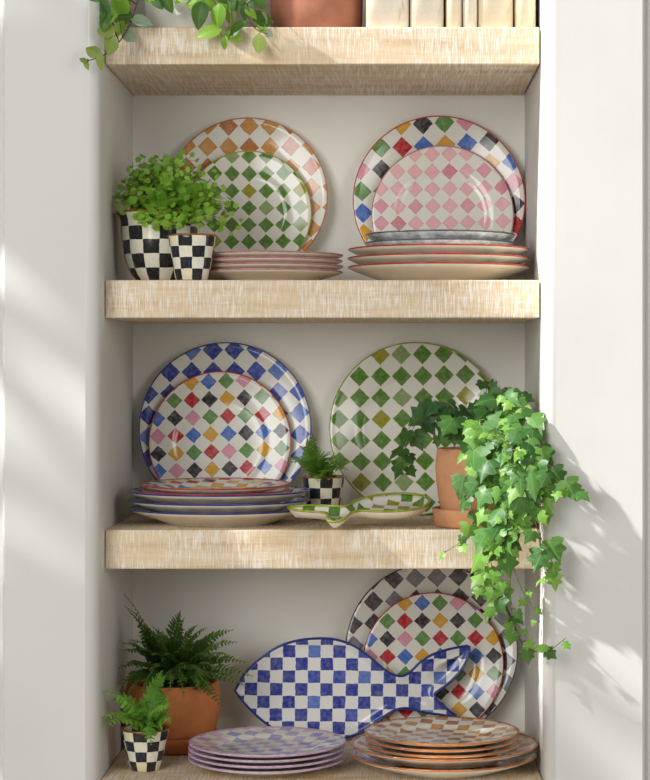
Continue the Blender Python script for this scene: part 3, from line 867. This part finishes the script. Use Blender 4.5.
# px, py, Y polylines; density (leaves per metre), size, palette weights (mid, dark, fresh)
vines = [
    ([CR, (458, 415, .06), (430, 412, .055), (412, 430, .05), (404, 455, .06), (401, 473, .07)], 52, .034, (1, 5, 0)),
    ([CR, (462, 418, .05), (446, 402, .05), (430, 404, .06)], 66, .036, (1, 6, 0)),
    ([CR, (470, 425, .03), (452, 425, .02), (438, 436, .01)], 60, .033, (1, 6, 0)),
    ([CR, (484, 410, .06), (486, 392, .07), (489, 381, .07)], 66, .025, (3, 3, 1)),
    ([CR, (500, 405, .04), (515, 394, .04), (529, 392, .04)], 60, .034, (3, 4, 0)),
    ([CR, (490, 415, .02), (500, 400, .0), (508, 397, -.01)], 60, .030, (4, 1, 1)),
    ([CR, (500, 418, .0), (524, 420, -.05), (536, 450, -.09), (541, 485, -.10), (538, 510, -.10)], 66, .037, (6, 1, 2)),
    ([CR, (485, 425, -.01), (492, 450, -.06), (494, 490, -.08), (490, 530, -.08), (484, 570, -.07), (480, 595, -.06)], 58, .040, (6, 2, 1)),
    ([CR, (474, 432, .0), (470, 455, -.03), (468, 480, -.05), (472, 510, -.05), (478, 540, -.05)], 46, .038, (5, 2, 1)),
    ([CR, (505, 425, -.02), (515, 455, -.08), (514, 490, -.10), (506, 530, -.10), (498, 575, -.09), (494, 612, -.08)], 54, .038, (6, 2, 1)),
    ([CR, (512, 420, -.02), (534, 445, -.08), (548, 468, -.11), (562, 486, -.12), (574, 491, -.13)], 44, .032, (4, 0, 2)),
    ([CR, (520, 435, -.04), (530, 480, -.10), (536, 525, -.11), (548, 552, -.11), (554, 572, -.11), (546, 578, -.11)], 34, .032, (4, 0, 2)),
    ([(490, 555, -.08), (496, 590, -.07), (512, 620, -.08), (524, 645, -.08), (545, 652, -.10), (566, 638, -.11)], 44, .026, (5, 1, 2)),
    ([(505, 540, -.09), (520, 585, -.08), (532, 605, -.08), (540, 622, -.09)], 40, .018, (3, 0, 2)),
    ([(474, 520, -.05), (462, 540, -.05), (450, 549, -.05), (444, 553, -.05)], 55, .016, (2, 0, 4)),
    ([CR, (492, 405, .05), (505, 388, .05), (512, 400, .0), (524, 410, -.03)], 60, .032, (4, 3, 1)),
    ([CR, (480, 420, -.02), (480, 440, -.05), (484, 470, -.07), (486, 500, -.075)], 60, .040, (6, 2, 1)),
    ([CR, (508, 412, -.01), (522, 432, -.07), (526, 465, -.105), (524, 500, -.11), (518, 525, -.10)], 62, .038, (6, 1, 1)),
    ([CR, (498, 420, .0), (508, 440, -.06), (508, 480, -.095), (504, 520, -.10), (498, 550, -.09)], 58, .037, (5, 2, 1)),
    ([CR, (465, 425, .02), (455, 418, .0), (448, 430, -.01)], 60, .032, (2, 5, 0)),
    ([(504, 480, -.10), (512, 450, -.115), (496, 436, -.09), (480, 434, -.06)], 90, .015, (1, 0, 6)),
    ([(512, 500, -.11), (505, 520, -.115), (508, 545, -.11), (500, 560, -.10)], 80, .014, (1, 0, 6)),
    ([(512, 555, -.09), (510, 600, -.08), (516, 622, -.07), (526, 634, -.08)], 34, .024, (5, 1, 1)),
]
def inside_fix(p):
    q = p.copy()
    if q.y > YF - .006 and q.x > XR - .012: q.x = XR - .012
    if q.y > -.008 and q.z < T3 + .01 and q.x < XR: q.y = -.008
    return q
for vi, (pl, dens, size, wts) in enumerate(vines):
    pts = [P(*p) for p in pl]
    cv = spline(pts, 26); cv = [inside_fix(p) for p in cv]
    L = sum((cv[k + 1] - cv[k]).length for k in range(26))
    n = max(3, int(L * dens)); leaves, paths = [], [([p - O2 for p in cv], .0011, .0006)]
    for k in range(n):
        t = (k + .8) / (n + .2) * 1.0
        if pl[0] is CR and t < .16: continue
        u = min(25.99, t * 26); i = int(u); p = cv[i].lerp(cv[i + 1], u - i)
        tan = (cv[i + 1] - cv[i]).normalized()
        s = size * random.uniform(.6, 1.2) * (1 - .45 * max(0, t - .75) / .25)
        out = Vector(((1 if k % 2 else -1) * random.uniform(.3, 1), random.uniform(-1, -.05), random.uniform(-.5, .35)))
        bpos = inside_fix(p + out.normalized() * random.uniform(.004, .016))
        tip = (Vector((out.x * .8, -.25, -.75)) + tan * .3 + rv(.4)).normalized()
        nrm = (Vector((-.25, -.75, .55)) + rv(.55)).normalized()
        end = bpos + tip * s
        if end.y > YF - .004 and abs(end.x) < 9 and end.x > XR - .004: continue
        if end.z < T3 + .03 and (end.y > -.006 or bpos.y > -.006) and end.z > B3 - .05: bpos.y = min(bpos.y, -.014); tip.y = -abs(tip.y)
        paths.append(([p - O2, p.lerp(bpos, .5) + Vector((0, 0, .002)) - O2, bpos - O2], .0006, .0005))
        q = random.choices((0, 1, 2), wts)[0]
        if s < size * .72: q = 2 if wts[2] else q
        leaves.append((IVY[q][random.randrange(3)], leaf_matrix(bpos - O2, tip, nrm, s)))
    st = obj('vine', tube(paths, 4, 'vine', [MAT_STEM if vi % 3 else MAT_STEM_B]), root)
    for me, m in leaves: obj('leaf', me, st, None, m)

# ------------------------------------------------------------------ top shelf: trailing plant, clay pot, books
TR = {k: [oval_leaf('leaf', m, w, s) for w, s in ((.36, 0), (.30, 1), (.42, 2))] for k, m in MAT_TRAIL.items()}
O = Vector(((188.0 - PPX) / S(.105), .105, T1 + .0003))
root = thing('potted_trailing_plant', O, 'leafy trailing plant in glossy white pot on top shelf', 'potted plant')
pot(root, [(.060, 0), (.066, .004), (.070, .03), (.0745, .08), (.078, .120), (.0785, .128)], .005, MAT_WHITEGL)
soil(root, .068, .114)
B0 = O + Vector((-.03, -.03, .12)); B1_ = O + Vector((.03, -.03, .12))
def trail(path_px, start, leaves, mat):
    first = P(*path_px[0]); a = math.atan2(first.x - O.x, -(first.y - O.y)) * .8
    rimp = O + Vector((math.sin(a) * .083, -math.cos(a) * .083, .137))
    pts = [O + Vector((math.sin(a) * .03, -math.cos(a) * .03, .118)), O + Vector((math.sin(a) * .058, -math.cos(a) * .058, .139)), rimp] + [P(*p) for p in path_px]
    cv = spline(pts, 28)
    paths = [([p - O for p in cv], .0014, .0008)]; lv = []
    for (px, py, ang, size, kind) in leaves:
        Y = (-.028 if px > 114 else -.084) + random.uniform(-.012, .006)
        c = P(px, py, Y); a = math.radians(ang)
        tip = Vector((math.cos(a), random.uniform(-.3, .1), math.sin(a))).normalized()
        s = size * 1.18 / S(Y); bpos = c - tip * (s * .5)
        nrm = (Vector((-.3, -.9, .35)) + rv(.3)).normalized()
        near = min(cv, key=lambda q: (q - bpos).length)
        paths.append(([near - O, near.lerp(bpos, .6) - O + Vector((0, 0, .002)), bpos - O], .0007, .0006))
        lv.append((TR[kind][random.randrange(3)], leaf_matrix(bpos - O, tip, nrm, s)))
    st = obj('stem', tube(paths, 5, 'stem', [mat]), root)
    for me, m in lv: obj('leaf', me, st, None, m)
trail([(140, -4, -.03), (131, 22, -.03), (119, 42, -.05), (104, 55, -.08), (84, 62, -.085)], B0,
      [(106, 30, 170, 17, 'o'), (110, 45, -110, 17, 'o'), (93, 51, 150, 14, 'o'), (101, 62, -100, 14, 'o'), (87, 65, -80, 9, 'o'), (83, 60, 160, 7, 'o'), (122, 16, 170, 19, 'd'), (142, 22, -10, 19, 'g'),
       (129, 35, -40, 14, 'g'), (118, 8, -110, 24, 'b'), (120, 29, -120, 16, 'b'), (105, 6, 120, 16, 'd'), (126, 3, 60, 17, 'b'), (112, 20, -140, 14, 'b'), (103, 16, -120, 12, 'd'), (132, -6, 30, 16, 'd')], MAT_STEM_B)
trail([(112, -10, -.05), (108, 6, -.075), (106, 20, -.08), (104, 34, -.08)], B0, [(98, -4, 200, 17, 'd'), (106, 12, -60, 15, 'd'), (118, -8, 40, 18, 'b'), (104, 24, -100, 13, 'd')], MAT_STEM)
trail([(158, -12, -.02), (163, -4, -.03), (168, 2, -.03)], B0, [(158, 1, -60, 17, 'd'), (168, 2, -75, 20, 'd'), (150, -6, -120, 16, 'b'), (184, -2, -160, 18, 'b')], MAT_STEM)
trail([(205, -12, -.03), (214, 4, -.03), (217, 20, -.03), (222, 38, -.03), (226, 46, -.035)], B1_,
      [(200, 15, -100, 25, 'd'), (218, 16, -95, 22, 'b'), (209, 33, -170, 23, 'b'), (221, 8, -80, 16, 'b'), (206, 2, 150, 20, 'b'), (225, 43, -100, 12, 'b'), (195, 1, 190, 17, 'b')], MAT_STEM)
trail([(222, -12, -.03), (229, 2, -.03), (231, 20, -.03), (230, 34, -.035)], B1_,
      [(235, 28, 35, 24, 'd'), (234, 37, -15, 17, 'b'), (231, 17, -80, 17, 'o'), (230, 3, -70, 17, 'd'), (239, 4, 70, 14, 'd'), (222, -4, 120, 16, 'd')], MAT_STEM)
trail([(240, -12, -.03), (245, 2, -.03), (248, 18, -.035), (257, 30, -.035), (268, 34, -.04)], B1_,
      [(263, 17, -10, 20, 'd'), (251, 14, -35, 13, 'b'), (260, 19, 80, 15, 'o'), (258, 43, -100, 17, 'o'), (262, 28, -60, 11, 'b'), (269, 33, -30, 9, 'g'), (252, 1, 20, 15, 'd'), (260, 3, -50, 12, 'd'), (245, 13, -95, 13, 'd')], MAT_STEM_B)

crr = random.Random(9)
for k in range(11):                                     # upright shoots filling the pot
    a = 2 * math.pi * k / 11 + crr.uniform(-.2, .2); r_ = crr.uniform(.03, .075)
    p0 = Vector((math.cos(a) * .02, math.sin(a) * .02, .118)); p2 = Vector((math.cos(a) * r_, math.sin(a) * r_, crr.uniform(.155, .20)))
    cv = spline([p0, p0.lerp(p2, .5) + Vector((0, 0, .015)), p2], 8); lv = []; paths = [(cv, .0012, .0008)]
    for q in range(6):
        p = cv[3 + q]; d = Vector((crr.uniform(-1, 1), crr.uniform(-1, 1), crr.uniform(-.5, .5))).normalized()
        lv.append((TR[crr.choice('dbdbo')][crr.randrange(3)], leaf_matrix(p + d * .004, d, (Vector((0, -.3, 1)) + Vector((crr.uniform(-.4, .4), crr.uniform(-.4, .4), 0))).normalized(), crr.uniform(.026, .038))))
        paths.append(([p, p + d * .004], .0007, .0006))
    st = obj('stem', tube(paths, 5, 'stem', [MAT_STEM]), root)
    for me, m in lv: obj('leaf', me, st, None, m)

O = Vector(((316.5 - PPX) / S(.095), .095, T1 + .0003))
root = thing('clay_pot', O, 'brown unglazed clay pot standing beside the cream books', 'pot')
pot(root, [(.070, 0), (.0745, .003), (.0762, .04), (.0775, .10), (.078, .118), (.0795, .119), (.0800, .145)], .007, MAT_TERRA_B)
soil(root, .070, .120)

def book_mat(name, col):
    b = NB(name); c = b.coord()
    n = b.noise(c, 28, 5, .65); st = b.noise(b.mapping(c, (1, 1, .25)), 90, 3)
    k = b.ramp(n, [(.3, lin(tuple(v - 16 for v in col))), (.6, lin(col))])
    k = b.mix(b.m('MULTIPLY', b.step(st, .6, .75), .4), k, lin((196, 160, 118)))
    b.bump(n, .3, .0012)
    return b.set(Base_Color=k, Roughness=.75, Specular_IOR_Level=.2)
BM = [book_mat('book_vellum_pale', (250, 243, 226)), book_mat('book_vellum_warm', (248, 236, 208)), book_mat('book_vellum_grey', (246, 238, 222))]
books = [(366, 409, .215, 'widest cream book standing against the brown clay pot', 0), (410.3, 444, .225, 'cream book with smooth rounded spine, second from brown clay pot', 2),
         (446.2, 462.2, .195, 'slim cream book with reddish worn foot, third from clay pot', 1), (463, 477.8, .205, 'slimmest cream book with scuffed foot, fourth from clay pot', 2),
         (478.6, 513.8, .22, 'thick warm cream book, fifth from the clay pot', 1), (515.4, 536.6, .2, 'yellowed cream book at the end against the right niche wall', 1)]
for x0, x1, h, lab, q in books:
    Y = .012; a, c = (x0 - PPX) / S(Y), (x1 - PPX) / S(Y); w = c - a; dp = .15
    root = thing('book', Vector(((a + c) / 2, Y, T1 + .0003)), lab, 'book', 'cream books on the top shelf')
    # cover: rounded spine towards the room plus two boards, as one bent shell
    out = [(-w / 2, dp)] + [(-w / 2, .018)] + [(w / 2 * math.sin(t), .016 * (1 - math.cos(t))) for t in [(-1 + k / 5) * math.pi / 2 for k in range(1, 10)]] + [(w / 2, .018), (w / 2, dp)]
    th = .0022; n = len(out)
    inn = []
    for k, (x, y) in enumerate(out):
        f = (w / 2 - th) / (w / 2); inn.append((x * f, y + (th if 1 < k < n - 2 else 0)))
    V = [(x, y, 0) for x, y in out] + [(x, y, h) for x, y in out] + [(x, y, 0) for x, y in inn] + [(x, y, h) for x, y in inn]
    F = []
    for k in range(n - 1):
        F += [(k, k + 1, n + k + 1, n + k), (2 * n + k + 1, 2 * n + k, 3 * n + k, 3 * n + k + 1), (n + k, n + k + 1, 3 * n + k + 1, 3 * n + k), (k + 1, k, 2 * n + k, 2 * n + k + 1)]
    F += [(0, n, 3 * n, 2 * n), (n - 1, 3 * n - 1, 4 * n - 1, 2 * n - 1)]
    me = mesh('cover', V, F, [BM[q]])
    try: me.shade_auto_smooth = True
    except Exception: pass
    obj('cover', me, root)
    box('page_block', -w / 2 + th + .0002, w / 2 - th - .0002, (.0186), dp - .004, .003, h - .003, MAT_PAPER, 0, root)

# ------------------------------------------------------------------ tall fig tree added out of view to dapple the sun
FT = Vector((-1.95, -.48, ZB))
root = thing('added_fig_tree', FT, 'tall potted fig tree added out of view to cast dappled shade', 'potted plant')
pot(root, [(.14, 0), (.16, .01), (.19, .2), (.205, .34), (.21, .36)], .015, MAT_TERRA, seg=40)
soil(root, .18, .32)
FIG = [oval_leaf('leaf', MAT_FIG, w, s, .15) for w, s in ((.30, 0), (.34, 1), (.26, 3))]
rng = random.Random(11)
tr = [Vector((0, 0, .3)), Vector((.03, .01, 1.0)), Vector((-.03, .0, 1.7)), Vector((.04, -.01, 2.5)), Vector((.02, 0, 3.45))]
trc = spline(tr, 24)
obj('trunk', tube([(trc, .022, .010)], 8, 'trunk', [MAT_STEM_B]), root)
def falls(p):
    """pixel of the photograph on the pier plane where a leaf's shadow lands"""
    q = p + SUN_DIR * ((YF - p.y) / SUN_DIR.y)
    k = S(YF)
    return PPX + q.x * k, PPY - q.z * k
def gap(px, py):  # areas kept free of leaf shadow so sun patches land there
    if px > 285 and py < 640 + max(0, px - 540) * .5: return True
    if px < 110 and py < 8: return True
    for cx, cy, a, hl, hw in ((52, 365, 50, 125, 50), (72, 545, 52, 78, 36), (25, 98, 25, 40, 16), (18, 250, 40, 40, 18), (235, 45, 8, 120, 38)):
        c, s_ = math.cos(math.radians(a)), math.sin(math.radians(a))
        u = (px - cx) * c + (py - cy) * s_; v = -(px - cx) * s_ + (py - cy) * c
        if (u / hl) ** 2 + (v / hw) ** 2 < 1: return True
    return False
spots = []  # branch tips of the added tree, set where shade is wanted
while len(spots) < 60:
    q = (rng.uniform(-25, 285), rng.uniform(0, 790)) if len(spots) < 38 else (rng.uniform(290, 665), rng.uniform(665, 810))
    if gap(*q): continue
    w = P(q[0], q[1], YF); x = FT.x + rng.uniform(-.22, .25)
    spots.append(w + SUN_DIR * ((x - w.x) / SUN_DIR.x) - FT)
nl = 0
for tip in spots:
    p0 = min(trc, key=lambda c: abs(c.z - (tip.z - .12)))
    cv = spline([p0, p0.lerp(tip, .5) + Vector((0, 0, .03)), tip], 9)
    lv = []
    for q in range(8):
        p = cv[(5, 6, 7, 7, 8, 8, 9, 9)[q]] + Vector((rng.uniform(-.03, .03), rng.uniform(-.02, .02), rng.uniform(-.03, .03)))
        d = Vector((rng.uniform(-1, 1), rng.uniform(-.3, .3), rng.uniform(-.9, .2))).normalized()
        nn = (Vector((-.6, -.4, .8)) + Vector((rng.uniform(-.6, .6), rng.uniform(-.6, .6), 0))).normalized()
        sz = rng.uniform(.09, .145)
        if nl >= 298 or gap(*falls(FT + p + d * sz * .5)): continue
        lv.append((p, d, nn, sz)); nl += 1
    if not lv: continue
    br = obj('branch', tube([(cv, .005, .0025)], 6, 'branch', [MAT_STEM_B]), root)
    for p, d, nn, sz in lv:
        obj('leaf', FIG[rng.randrange(3)], br, None, leaf_matrix(p, d, nn, sz))
